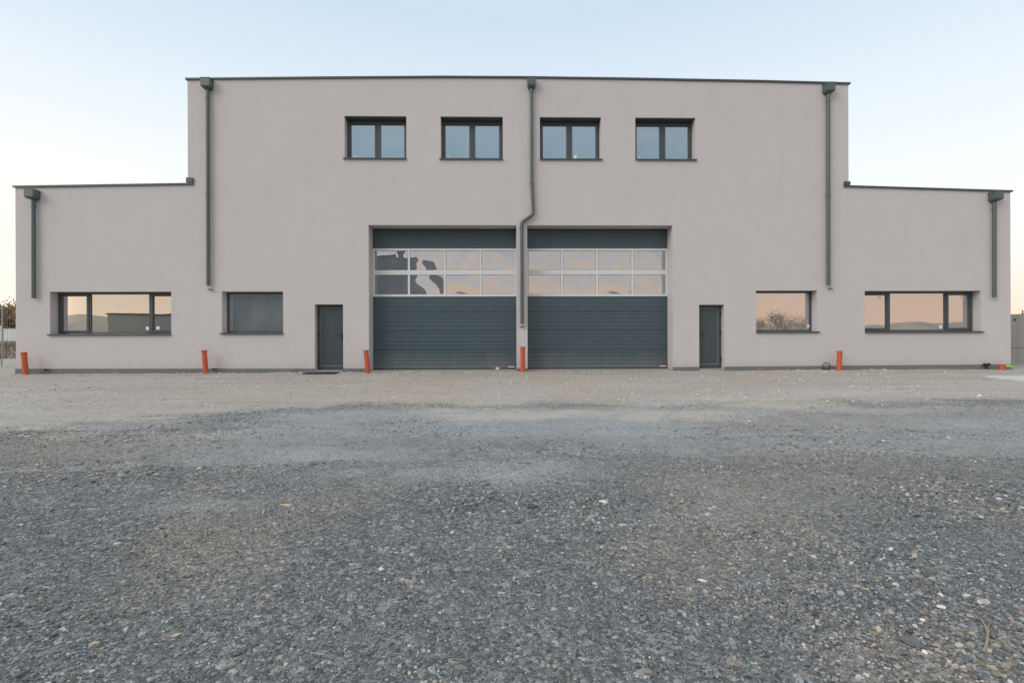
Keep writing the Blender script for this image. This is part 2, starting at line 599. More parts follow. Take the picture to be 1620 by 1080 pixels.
def part(mb, name, m, parent=None, origin=None, **kw):
    """build mb (world coords) with its origin at `origin`, parented to parent keeping world place"""
    parent = parent or wh
    origin = Vector(origin) if origin is not None else wh_loc
    mb.v = [tuple(Vector(p) - origin) for p in mb.v]
    o = mb.build(name, m, None, **kw)
    pw = Vector(parent.get('_o', wh_loc)) if parent is not wh else wh_loc
    o.parent = parent
    o.location = origin - pw
    o['_o'] = tuple(origin)
    return o


ROOF = [(-9.80, 9.205), (-5.82, 9.275), (-1.86, 9.33), (.94, 9.335), (4.16, 9.315), (8.22, 9.27), (11.13, 9.215)]
LW = [(-15.08, 5.835), (-9.80, 5.935)]
RW = [(11.13, 5.925), (16.43, 5.78)]


def interp(poly, x):
    return float(np.interp(x, [p[0] for p in poly], [p[1] for p in poly]))


# openings: x0,x1,z0,z1,depth
UPW = [(-4.934, -3.0), (-1.923, .037), (1.213, 3.159), (4.254, 6.174)]
OP = [(a, b, 6.765, 8.09, .28) for a, b in UPW]
OP += [(-14.038, -10.326, 1.265, 2.585, .28), (-8.762, -6.867, 1.285, 2.585, .28),
       (8.115, 10.096, 1.275, 2.59, .28), (11.643, 15.449, 1.265, 2.575, .28)]
GD = [(-4.195, .46), (.80, 5.436)]
OP += [(a, b, BASE, 4.665, .5) for a, b in GD]
DR = [(-5.881, -5.001), (6.28, 7.086)]
OP += [(DR[0][0], DR[0][1], BASE, 2.175, .2), (DR[1][0], DR[1][1], BASE, 2.14, .2)]

xc = sorted(set([XL, XR, ML, MR] + [p[0] for p in ROOF] + [v for o in OP for v in o[:2]]))
WZ, TZ = 5.9, 9.2
zc = sorted(set([BASE, WZ, TZ] + [v for o in OP for v in o[2:4]]))
w = MB()


def wz(x, z, main):
    if z == TZ:
        return interp(ROOF, x)
    if z == WZ and not main:
        return interp(LW, x) if x < 0 else interp(RW, x)
    return z


for x0, x1 in zip(xc, xc[1:]):
    main = x0 >= ML - 1e-6 and x1 <= MR + 1e-6
    for z0, z1 in zip(zc, zc[1:]):
        if not main and z0 >= WZ:
            continue
        xm, zm = (x0 + x1) / 2, (z0 + z1) / 2
        if any(o[0] < xm < o[1] and o[2] < zm < o[3] for o in OP):
            continue
        w.face((x0, 0, wz(x0, z0, main)), (x1, 0, wz(x1, z0, main)), (x1, 0, wz(x1, z1, main)), (x0, 0, wz(x0, z1, main)))
for x0, x1, z0, z1, d in OP:                       # reveals
    w.face((x0, 0, z0), (x0, 0, z1), (x0, d + .1, z1), (x0, d + .1, z0))
    w.face((x1, 0, z1), (x1, 0, z0), (x1, d + .1, z0), (x1, d + .1, z1))
    w.face((x0, 0, z1), (x1, 0, z1), (x1, d + .1, z1), (x0, d + .1, z1))
    if z0 > BASE:
        w.face((x0, 0, z0), (x0, d + .1, z0), (x1, d + .1, z0), (x1, 0, z0))
# sides and back
for x, zt in ((XL, LW[0][1]), (XR, RW[1][1])):
    w.face((x, 0, BASE), (x, DEEP, BASE), (x, DEEP, zt), (x, 0, zt))
for x, zt, zb in ((ML, ROOF[0][1], LW[1][1]), (MR, ROOF[-1][1], RW[0][1])):
    w.face((x, 0, zb - .05), (x, DEEP, zb - .05), (x, DEEP, zt), (x, 0, zt))
w.face((XL, DEEP, 0), (XR, DEEP, 0), (XR, DEEP, 5.75), (XL, DEEP, 5.75))
w.face((ML, DEEP + .003, 5.7), (MR, DEEP + .003, 5.7), (MR, DEEP + .003, 9.2), (ML, DEEP + .003, 9.2))
me_wall = part(w, 'wall', M['stucco'])
bm = bmesh.new()
bm.from_mesh(me_wall.data)
for fc in bm.faces:                                 # front faces look towards the camera
    pass
bm.free()

r = MB()
r.face((ML, .02, 9.1), (MR, .02, 9.1), (MR, DEEP - .02, 9.1), (ML, DEEP - .02, 9.1))
r.face((XL, .02, 5.7), (ML, .02, 5.7), (ML, DEEP - .02, 5.7), (XL, DEEP - .02, 5.7))
r.face((MR, .02, 5.7), (XR, .02, 5.7), (XR, DEEP - .02, 5.7), (MR, DEEP - .02, 5.7))
part(r, 'roof', M['roof'])


def coping(poly, xa, xb, side):
    c = MB()
    pts = [(xa, interp(poly, xa))] + [p for p in poly if xa < p[0] < xb] + [(xb, interp(poly, xb))]
    for (x0, z0), (x1, z1) in zip(pts, pts[1:]):
        c.hexa([(x0, -.045, z0 - .026), (x1, -.045, z1 - .026), (x0, .34, z0 - .03), (x1, .34, z1 - .03),
                (x0, -.045, z0 + .026), (x1, -.045, z1 + .026), (x0, .34, z0 + .055), (x1, .34, z1 + .055)])
    for s in side:                                 # returns along the side parapets
        x, z = (xa, pts[0][1]) if s < 0 else (xb, pts[-1][1])
        c.box(x - (.0 if s < 0 else .3), x + (.3 if s < 0 else .0), .342, DEEP, z - .035, z + .05)
    return c


part(coping(ROOF, ML - .05, MR + .05, (-1, 1)), 'roof_coping', M['metal'])
cl = coping(LW, XL - .05, -9.62, (-1,))
cl.box(ML - .03, -9.62, -.049, -.003, 5.975, 6.125)
part(cl, 'roof_coping', M['metal'])
cr = coping(RW, 10.965, XR + .05, (1,))
cr.box(10.965, MR + .03, -.049, -.003, 5.965, 6.07)
part(cr, 'roof_coping', M['metal'])

# plinth strip, broken at door and gate openings
p = MB()
brk = sorted(GD + DR)
cur = XL - .012
for a, b in brk + [(XR + .012, None)]:
    zl, zr = .14 + .06 * abs(cur - .67) / 15.7 * 1.0, .14 + .06 * abs(a - .67) / 15.7
    p = MB()
    p.hexa([(cur, -.014, -.15), (a, -.014, -.15), (cur, .01, -.15), (a, .01, -.15),
            (cur, -.014, zl), (a, -.014, zr), (cur, .01, zl), (a, .01, zr)])
    part(p, 'plinth', M['plinth'])
    cur = b
part(MB().box(XL - .014, XL - .001, .012, DEEP, -.15, .2), 'plinth', M['plinth'])
part(MB().box(XR + .001, XR + .014, .012, DEEP, -.15, .2), 'plinth', M['plinth'])
for a, b in GD:
    part(MB().box(a + .003, b - .003, .02, .62, -.2, .085), 'threshold', M['concrete'])
for a, b in DR:
    part(MB().box(a + .003, b - .003, -.03, .32, -.2, .105), 'threshold', M['concrete'])


def rect_frame(m, x0, x1, z0, z1, y0, y1, wd):
    m.box(x0, x1, y0, y1, z0, z0 + wd)
    m.box(x0, x1, y0, y1, z1 - wd, z1)
    m.box(x0, x0 + wd, y0, y1, z0 + wd, z1 - wd)
    m.box(x1 - wd, x1, y0, y1, z0 + wd, z1 - wd)


def pane_mesh(x0, x1, z0, z1, y, bow=0.0):
    m = MB()
    n = 12 if bow else 1
    if not bow:
        m.face((x0, y, z0), (x1, y, z0), (x1, y, z1), (x0, y, z1))
        return m
    for j in range(n + 1):
        for i in range(n + 1):
            u, v = i / n, j / n
            m.v.append((x0 + (x1 - x0) * u, y - bow * 16 * u * (1 - u) * v * (1 - v), z0 + (z1 - z0) * v))
    for j in range(n):
        for i in range(n):
            a = j * (n + 1) + i
            m.f.append((a, a + 1, a + n + 2, a + n + 1))
    return m


def window(x0, x1, z0, z1, cuts, sashes, glass, stickers, head=.0, d=.28, sill_left=.02, sill_right=.02):
    o = (x0, d, z0)
    fr = MB()
    y0, y1 = d, d + .075
    zt = z1 - head
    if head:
        fr.box(x0 + .001, x1 - .001, y0 + .004, y1, zt, z1 - .001)         # dark head strip above the frame
        fr.box(x0 + .002, x1 - .002, .006, y0 + .003, z1 - .022, z1 - .002)  # thin dark plate under the lintel
    rect_frame(fr, x0 + .001, x1 - .001, z0 + .001, zt, y0, y1, .06)
    edges = [x0] + cuts + [x1]
    for c in cuts:
        fr.box(c - .036, c + .036, y0 + .001, y1 - .002, z0 + .061, zt - .06)
    win = part(fr, 'window', M['frame'], origin=o)
    for k, (a, b) in enumerate(zip(edges, edges[1:])):
        la = a + (.061 if k == 0 else .037)
        lb = b - (.061 if k == len(edges) - 2 else .037)
        za, zb = z0 + .061, zt - .061
        if sashes[k]:
            s = MB()
            rect_frame(s, la - .018, lb + .018, za - .018, zb + .018, y0 - .016, y0 - .001, .06)
            rect_frame(s, la + .0425, lb - .0425, za + .0425, zb - .0425, y0 - .006, y0 + .03, .016)
            part(s, 'sash', M['frame'], win, o)
            la, lb, za, zb = la + .056, lb - .056, za + .056, zb - .056
        part(pane_mesh(la, lb, za, zb, y0 + .028), 'pane', glass, win, o)
        for (sk, fx, fz) in stickers:
            if sk == k:
                st = MB()
                cx, cz = la + (lb - la) * fx, za + (zb - za) * fz
                st.box(cx - .047, cx + .047, y0 + .0235, y0 + .0265, cz - .05, cz + .05)
                part(st, 'sticker', M['white'], win, o)
    si = MB()
    a, b = x0 - sill_left, x1 + sill_right
    si.hexa([(a, -.055, z0 - .038), (b, -.055, z0 - .038), (a, -.002, z0 - .03), (b, -.002, z0 - .03),
             (a, -.055, z0 - .002), (b, -.055, z0 - .002), (a, -.002, z0 + .003), (b, -.002, z0 + .003)])
    si.hexa([(x0 + .002, -.001, z0 + .002), (x1 - .002, -.001, z0 + .002), (x0 + .002, d, z0 + .006), (x1 - .002, d, z0 + .006),
             (x0 + .002, -.001, z0 + .008), (x1 - .002, -.001, z0 + .008), (x0 + .002, d, z0 + .02), (x1 - .002, d, z0 + .02)])
    part(si, 'sill', M['metal'], win, o)
    return win


for k, (a, b) in enumerate(UPW):
    stk = [[(0, .13, .06), (1, .86, .92)], [(0, .13, .06), (1, .86, .92)], [(0, .86, .92), (1, .13, .06)], [(0, .10, .06), (1, .8, .92)]][k]
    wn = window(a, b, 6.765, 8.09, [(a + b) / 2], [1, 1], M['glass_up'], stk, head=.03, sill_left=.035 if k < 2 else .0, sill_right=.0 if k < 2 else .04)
wn = window(-14.038, -10.326, 1.265, 2.585, [-13.06, -11.17], [1, 0, 1], M['glass'], [(1, .96, .10), (2, .2, .07)], sill_left=.05, sill_right=0)
wn = window(-8.762, -6.867, 1.285, 2.585, [], [0], M['glass_grey'], [(0, .995, .12)], sill_left=.04, sill_right=0)
wn = window(8.115, 10.096, 1.275, 2.59, [], [0], M['glass'], [(0, .985, .10)], sill_left=0, sill_right=.05)
wn = window(11.643, 15.449, 1.265, 2.575, [12.66, 14.55], [1, 0, 1], M['glass'], [(0, .75, .93), (1, .94, .08), (2, .7, .93)], sill_left=0, sill_right=.06)


def downpipe(x, hz, path, hop_w=.27, hop_d=.22, hop_h=.26, rad=.052, brackets=(), stub=None):
    o = (x, 0, hz)
    pts = [Vector(q) for q in path]
    pp = MB().tube(pts, rad, 18)
    pipe = part(pp, 'downpipe', M['pipe_metal'], origin=o, smooth=True)
    h = MB()
    a, b = x - hop_w / 2, x + hop_w / 2
    zt, zb = hz, hz - hop_h
    h.hexa([(a + .045, -hop_d + .045, zb), (b - .045, -hop_d + .045, zb), (a + .03, -.004, zb), (b - .03, -.004, zb),
            (a, -hop_d, zb + .05), (b, -hop_d, zb + .05), (a, -.004, zb + .05), (b, -.004, zb + .05)])
    h.box(a + .001, b - .001, -hop_d + .001, -.004, zb + .05, zt - .014)
    h.box(a - .008, b + .008, -hop_d - .008, -.004, zt - .014, zt)
    part(h, 'rainwater_hopper', M['pipe_metal'], pipe, o, bevel=.004)
    for bz in brackets:
        bx = float(np.interp(-bz, [-q.z for q in pts], [q.x for q in pts]))
        k = MB().tube([(bx, pts[-1].y, bz - .022), (bx, pts[-1].y, bz + .022)], rad + .007, 18)
        k.box(bx - .012, bx + .012, pts[-1].y + rad, -.001, bz - .012, bz + .012)
        k.box(bx - rad - .03, bx - rad - .004, pts[-1].y - .012, pts[-1].y + .012, bz - .012, bz + .012)
        part(k, 'pipe_bracket', M['pipe_metal'], pipe, o, smooth=True)
    if stub:
        k = MB().tube([(stub[0] - .07, -.065, stub[1]), (stub[0] + .07, -.065, stub[1])], .018, 10)
        k.tube([(stub[0], -.064, stub[1]), (stub[0], -.001, stub[1])], .014, 8)
        part(k, 'wall_bracket', M['metal'], pipe, o)
    return pipe


PY = -.085
downpipe(-9.13, 9.155, [(-9.13, PY, 8.93), (-9.13, PY, 2.755)], .28, .23, .30, .055, (5.6, 8.6), (-9.08, 2.64))
downpipe(10.42, 9.155, [(10.42, PY, 8.93), (10.405, PY, 2.755)], .28, .23, .30, .055, (5.6, 8.6), (10.48, 2.645))
downpipe(-14.45, 5.70, [(-14.45, PY, 5.45), (-14.45, PY, 2.37)], .28, .25, .28, .055, (5.2,))
downpipe(15.82, 5.715, [(15.82, PY, 5.45), (15.81, PY, 2.355)], .28, .25, .28, .055, (5.2,))
arc = [(.945, PY, 9.1), (.945, PY, 5.98), (.955, PY, 5.9), (.985, PY, 5.15)]
for t in range(0, 7):
    q = math.radians(t * 12)
    arc.append((.985 - .15 * (1 - math.cos(q)), PY, 5.06 - .15 * math.sin(q)))
ex, ez = arc[-1][0], arc[-1][2]
for t in range(6, -1, -1):
    q = math.radians(t * 12)
    arc.append((.625 + .15 * (1 - math.cos(q)), PY, 4.66 + .15 * math.sin(q)))
arc.append((.625, PY, 1.545))
downpipe(.945, 9.25, arc, .26, .22, .29, .052, (8.85, 5.96, 4.55), (.63, 1.455))


# garage doors ---------------------------------------------------------------
def garage(x0, x1, panes_seed):
    d = .5
    zb, zt = .088, 4.665
    a, b = x0 + .004, x1 - .004
    o = (a, d, 0)

    def ribs(z0, z1, pitch):
        m = MB()
        n = max(1, round((z1 - z0) / pitch))
        s = (z1 - z0) / n
        prof = []
        for k in range(n):
            z = z0 + k * s
            g = .011 if (k % 5 == 0) else .006            # every fifth joint is the section joint
            prof += [(d + g, z), (d + g, z + .010), (d + .0, z + .020), (d - .001, z + s * .5), (d + .0, z + s - .012)]
        prof.append((d + .008, z1))
        for (ya, za), (yb, zb_) in zip(prof, prof[1:]):
            m.face((a, ya, za), (b, ya, za), (b, yb, zb_), (a, yb, zb_))
        return m
    low = ribs(zb, 2.46, .1235)
    up_ = ribs(4.02, zt - .02, .124)
    for q in up_.f:
        low.f.append(tuple(i + len(low.v) for i in q))
    low.v += up_.v
    gd = part(low, 'garage_door', M['garage'], origin=o)
    gf_ = MB()
    rowz = [(2.46, 3.235), (3.245, 4.02)]
    n = 4
    sw = (b - a) / n
    for za, zb_ in rowz:
        gf_.box(a, b, d - .012, d + .03, za, za + .065)
        gf_.box(a, b, d - .012, d + .03, zb_ - .065, zb_)
        for k in range(n + 1):
            cx = a + k * sw
            l, r_ = max(a, cx - .03), min(b, cx + .03)
            if k == 0: r_ = a + .055
            if k == n: l = b - .055
            gf_.box(l, r_, d - .010, d + .03, za + .065, zb_ - .065)
    gf_.box(a, b, d + .002, d + .03, 3.235, 3.245)
    part(gf_, 'glazing_frame', M['alu'], gd, o)
    sl = MB()
    for za, zb_ in rowz:
        for k in range(n):
            la = a + k * sw + (.055 if k == 0 else .03)
            lb = a + (k + 1) * sw - (.055 if k == n - 1 else .03)
            part(pane_mesh(la + .012, lb - .012, za + .077, zb_ - .077, d + .012), 'pane', M['acrylic'], gd, o)
            rect_frame(sl, la, lb, za + .065, zb_ - .065, d + .002, d + .028, .013)
    part(sl, 'pane_seal', M['seal'], gd, o)
    tr = MB().box(a, b, d + .015, d + .05, zt - .03, zt)
    part(tr, 'rubber_seal', M['rubber'], gd, o)
    tr = MB().box(a, b, d - .006, d + .02, zb - .001, zb + .03)
    part(tr, 'rubber_seal', M['rubber'], gd, o)
    st = MB().box(b - .27, b - .05, d - .009, d - .006, .172, .196)
    part(st, 'maker_sticker', M['red'], gd, o)
    st = MB().box(b - .27, b - .05, d - .009, d - .006, .150, .170)
    part(st, 'maker_sticker', M['white'], gd, o)
    return gd


g1 = garage(*GD[0], 1)
g2 = garage(*GD[1], 2)
hd = MB().box(-.22, -.10, .44, .49, .09, .15)
part(hd, 'door_handle', M['alu'], g1, (GD[0][0] + .004, .5, 0))


def side_door(x0, x1, zt, hinge):
    d, zb = .2, .106
    o = (x0, d, zb)
    fr = MB()
    fw = .07
    fr.box(x0 + .001, x1 - .001, d, d + .07, zt - fw, zt - .001)
    fr.box(x0 + .001, x0 + fw, d, d + .07, zb, zt - fw)
    fr.box(x1 - fw, x1 - .001, d, d + .07, zb, zt - fw)
    door = part(fr, 'door', M['frame'], origin=o)
    a, b = x0 + fw - .02, x1 - fw + .02
    lf = MB().box(a, b, d - .012, d - .002, zb + .012, zt - fw + .02)
    part(lf, 'door_leaf', M['door'], door, o, bevel=.004)
    sl = MB()
    hx = a + .075 if hinge < 0 else b - .075
    sl.box(hx - .006, hx + .006, d - .0165, d - .0125, zb + .14, zt - fw - .04)
    sl.box(min(hx, a + .03 if hinge > 0 else b - .03), max(hx, a + .03 if hinge > 0 else b - .03), d - .0165, d - .0125, zb + .125, zb + .139)
    sl.box(min(hx, a + .03 if hinge > 0 else b - .03), max(hx, a + .03 if hinge > 0 else b - .03), d - .0165, d - .0125, zt - fw - .039, zt - fw - .029)
    part(sl, 'door_trim', M['seal'], door, o)
    kx = b - .045 if hinge < 0 else a + .045
    s = -1 if hinge < 0 else 1
    hn = MB().tube([(kx, d - .013, 1.21), (kx, d - .062, 1.21)], .011, 10)
    hn.tube([(kx, d - .06, 1.21), (kx + s * .13, d - .06, 1.212)], .011, 10)
    hn.box(kx - .018, kx + .018, d - .02, d - .0125, 1.06, 1.26)
    part(hn, 'door_handle', M['black'], door, o, smooth=True)
    for hz in (zb + .28, zb + 1.15, zt - .3):
        ex = x0 + .03 if hinge < 0 else x1 - .03
        hg = MB().tube([(ex, d - .02, hz - .06), (ex, d - .02, hz + .06)], .014, 10)
        part(hg, 'hinge', M['black'], door, o)
    return door


side_door(*DR[0], 2.175, -1)
side_door(*DR[1], 2.14, 1)

# ------------------------------------------------------------------ orange drain pipes
OPG = 'orange drain pipes standing along the wall'


def drain_pipe(x, y, top, lean, label, rad=.072):
    z0 = gz(x, y) - .12
    root = empty('drain_pipe', (x, y, gz(x, y)), label, 'pipe', OPG)
    loc = Vector((x, y, gz(x, y)))
    a, b = Vector((0, 0, -.12)), Vector((lean[0], lean[1], top - loc.z))
    m = MB()
    seg = 24
    m.tube([a, b], rad, seg, caps=False)
    m.build('pipe_tube', M['orange'], root, smooth=True)
    k = MB().tube([b * .93 + a * .07, b + (b - a).normalized() * .004], rad + .009, seg, caps=False)
    k.tube([b + (b - a).normalized() * .004, b * .93 + a * .07], rad - .006, seg, caps=False)
    n = len(k.v)
    for (ra, rb) in (((rad + .009), (rad - .006)),):
        d = (b - a).normalized()
        e = b + d * .004
        ax = d.cross(Vector((0, 1, 0))).normalized()
        bx = ax.cross(d)
        for s in range(seg):
            t = 2 * math.pi * s / seg
            u = ax * math.cos(t) + bx * math.sin(t)
            k.v += [tuple(e + u * ra), tuple(e + u * rb)]
        for s in range(seg):
            i, j = n + 2 * s, n + 2 * ((s + 1) % seg)
            k.f.append((i, j, j + 1, i + 1))
    k.build('pipe_socket', M['orange'], root, smooth=True)
    ins = MB().tube([a + (b - a) * .8, a + (b - a) * .82], rad - .008, seg)  # dark disc stands for the shade down the open pipe
    ins.build('pipe_shade_disc', M['inner_shade'], root)
    return root


drain_pipe(-14.51, -.27, .715, (-.05, -.02), 'orange drain pipe at the far left corner of the building, below the left wing downpipe')
drain_pipe(-9.09, -.27, .755, (-.05, -.02), 'leaning orange drain pipe left of the dark square window')
drain_pipe(-4.15, -.27, .735, (-.06, -.02), 'leaning orange drain pipe between the left grey door and the left garage door')
drain_pipe(.632, -.27, .825, (.0, -.02), 'tallest orange drain pipe, upright on the pillar between both garage doors')
drain_pipe(10.585, -.27, .655, (.035, -.02), 'orange drain pipe standing beside a black cable loop on the right')
drain_pipe(15.87, -.25, .205, (.0, .0), 'short orange drain pipe stub at the far right corner, cut off near the ground', .085)

# small items along the plinth
c = MB().tube([(.0, 0, -.02), (.0, -.03, .02), (.0, -.06, .04), (.08, -.07, .045), (.17, -.08, .045)], .016, 10)
o = c.build('cable_end', M['black'], None, (-9.02, -.02, .135), smooth=True)
tag(o, 'short black cable end poking from the plinth beside a leaning orange pipe', 'cable', 'cable ends along the plinth')
c = MB().tube([(.0, 0, -.01), (.0, -.04, .02), (.03, -.07, .03), (.10, -.08, .03), (.17, -.08, .03)], .02, 10)
o = c.build('cable_end', M['black'], None, (-14.15, -.02, .155), smooth=True)
tag(o, 'short black cable end poking from the plinth near the far left corner pipe', 'cable', 'cable ends along the plinth')
pts = [(.12 * math.cos(t), -.06 - .01 * math.sin(3 * t), .12 + .10 * math.sin(t)) for t in np.linspace(-1.2, 2 * math.pi - 1.5, 24)]
c = MB().tube([(-.12, 0, .02), (-.05, -.04, .012)] + pts + [(.12, -.05, .01)], .012, 8)
o = c.build('cable_loop', M['black'], None, (10.33, -.03, .05), smooth=True)
tag(o, 'coiled black cable loop on the ground left of the right hand orange pipe', 'cable')
c = MB().tube([(-.09, -.05, .13), (.1, -.05, .135)], .04, 12).tube([(.0, -.05, -.1), (.0, -.05, .12)], .03, 12).tube([(-.0, -.05, .13), (0, .03, .13)], .02, 8)
o = c.build('pipe_tee', M['black'], None, (15.55, -.03, .07), smooth=True)
tag(o, 'small black pipe tee against the plinth left of the short orange stub', 'pipe fitting')
c = MB().tube([(-.13, 0, .03), (-.10, 0, .05), (.05, .0, .03), (.09, 0, .02), (.14, 0, .012)], .04, 14,
              radii=[.02, .045, .045, .022, .018])
o = c.build('plastic_bottle', M['green'], None, (16.14, -.24, .10), smooth=True)
tag(o, 'lime green plastic bottle lying right of the short orange stub', 'bottle')
# foot grating before the left door
g = MB()
rect_frame(g, -.52, .42, -.30, .30, 0, .02, .025)
g.v = [(x, z, y) for x, y, z in g.v]
for k in range(28):
    xx = -.49 + k * .0325
    g.box(xx, xx + .012, -.275, .275, .001, .016)
for k in range(6):
    yy = -.23 + k * .09
    g.box(-.495, .395, yy, yy + .008, .002, .014)
g.face((-.495, -.275, .0005), (.395, -.275, .0005), (.395, .275, .0005), (-.495, .275, .0005))
o = g.build('foot_grate', M['grate'], None, (-5.46, -.46, gz(-5.46, -.46) + .012))
o.rotation_euler = (.02, 0, .05)
tag(o, 'dark metal foot grate lying on the dirt before the left grey door', 'grate')

# concrete slab on the right
s = MB()
rim = []
for k in range(28):
    t = 2 * math.pi * k / 28
    sx = abs(math.cos(t)) ** .45 * math.copysign(1, math.cos(t)) * .98
    sy = abs(math.sin(t)) ** .45 * math.copysign(1, math.sin(t)) * .72
    sx += random.uniform(-.02, .02); sy += random.uniform(-.02, .02)
    rim.append((sx, sy))
n = len(rim)
s.v = [(x, y, -.05) for x, y in rim] + [(x, y, .045) for x, y in rim] + [(x * .97, y * .97, .06) for x, y in rim]
s.f = [(k, (k + 1) % n, n + (k + 1) % n, n + k) for k in range(n)] + [(n + k, n + (k + 1) % n, 2 * n + (k + 1) % n, 2 * n + k) for k in range(n)]
s.f.append(tuple(2 * n + k for k in range(n)))
o = s.build('concrete_slab', M['concrete_pale'], None, (13.25, -3.7, gz(13.25, -3.7)))
o.rotation_euler = (.01, 0.0, -.12)
tag(o, 'pale concrete slab lying low in the dirt at the far right', 'slab')


# ------------------------------------------------------------------ stones
def ico():
    b = bmesh.new()
    bmesh.ops.create_icosphere(b, subdivisions=1, radius=1)
    v = np.array([q.co[:] for q in b.verts])
    f = np.array([[q.index for q in fc.verts] for fc in b.faces])
    b.free()
    return v, f


IV, IF = ico()


def stone_obj(px, py, size, flat, m, label, rot=0, group='single pale stones on the gravel'):
    b = bmesh.new()
    bmesh.ops.create_icosphere(b, subdivisions=2, radius=1)
    sd_ = random.random() * 50
    for v in b.verts:
        q = v.co.copy()
        nn = Vector((math.sin(q.x * 2.3 + sd_), math.sin(q.y * 2.7 + sd_ * 1.3), math.sin(q.z * 2.1 + sd_ * .7)))
        k = 1 + .22 * nn.dot(q) + random.uniform(-.07, .07) + .05 * math.sin(q.x * 7 + sd_) * math.sin(q.y * 6 + sd_)
        q = q * k
        for ax in ((.6, .5, .62), (-.7, .2, .68), (.1, -.8, .6), (.75, -.45, .48), (-.4, .75, .5)):   # chipped facets
            a_ = Vector(ax).normalized()
            dd = q.dot(a_) - .66
            if dd > 0:
                q = q - a_ * dd * .9
        v.co = Vector((q.x * size[0], q.y * size[1], q.z * flat))
    me = bpy.data.meshes.new('stone')
    b.to_mesh(me)
    b.free()
    me.materials.append(m)
    o = bpy.data.objects.new('stone', me)
    COL.objects.link(o)
    o.scale = (.85, .85, .85)
    o.location = (px, py, gz(px, py) + flat * .4)
    o.rotation_euler = (random.uniform(-.15, .15), random.uniform(-.15, .15), rot)
    return tag(o, label, 'stone', group)


stone_obj(8.43, -6.92, (.085, .05), .045, M['pale_stone'], 'whitish stone alone on the smooth dirt at the right edge', .4)
stone_obj(-.54, -13.15, (.017, .014), .013, M['pale_stone'], 'round white stone in the dark gravel left of centre', .2)
stone_obj(1.90, -12.97, (.032, .013), .013, M['pale_stone'], 'slanted white angular stone on the gravel at lower right', .7)
stone_obj(-1.14, -13.59, (.022, .010), .007, M['tan_stone'], 'flat tan stone near the lower left, the right one of two', .3)
stone_obj(-1.38, -13.64, (.020, .010), .008, M['tan_stone'], 'flat tan stone near the lower left, the left one of two', .25)
stone_obj(1.30, -13.65, (.018, .015), .013, M['tan_stone'], 'rounded tan stone in the gravel left of the curved twig', 1.0)
stone_obj(1.66, -13.50, (.030, .022), .010, M['pale_stone'], 'broad pale grey stone lying just left of the curved twig', .1)
stone_obj(-1.36, -12.23, (.055, .022), .009, M['tan_stone'], 'long flat buff stone on the dusty gravel left of centre', .1)
stone_obj(.85, -13.25, (.026, .009), .008, M['pale_stone'], 'thin white stone chip in the lower middle gravel', -.4)

tw = [(1.725, -13.52, .008), (1.715, -13.58, .014), (1.70, -13.62, .016), (1.67, -13.665, .016), (1.615, -13.72, .012), (1.55, -13.77, .008)]
tws = MB()
fine = []
for k in range(25):
    u = k / 24 * (len(tw) - 1)
    i = min(int(u), len(tw) - 2)
    q = Vector(tw[i]).lerp(Vector(tw[i + 1]), u - i)
    fine.append((q.x - 1.67 + .0012 * math.sin(k * .9), q.y + 13.6, q.z + .003 * math.sin(k * 1.7)))
tws.tube(fine, .004, 8, radii=[.0022 + .0028 * k / 24 + (.0018 if k in (15, 19) else 0) for k in range(25)])
tws.tube([fine[14], (fine[14][0] + .03, fine[14][1] + .02, fine[14][2] + .012)], .002, 6, radii=[.0025, .001])
o = tws.build('twig', M['twig'], None, (1.67, -13.6, gz(1.67, -13.6)), smooth=True)
tag(o, 'curved dry grey twig lying on the gravel at lower right', 'twig')


def make_stone_mat():
    m, t, b = mat('crushed_stone')
    a = N(t, 'ShaderNodeAttribute')
    a.attribute_name = 'tone'
    n = noise(t, 160, 3, .6, coords(t))
    c = mix(t, .35, a.outputs['Color'], mix(t, n, (.5, .5, .5), (1.5, 1.5, 1.5)), 'MULTIPLY')
    t.links.new(c, b.inputs['Base Color'])
    b.inputs['Roughness'].default_value = .85
    b.inputs['Specular IOR Level'].default_value = .3
    return m


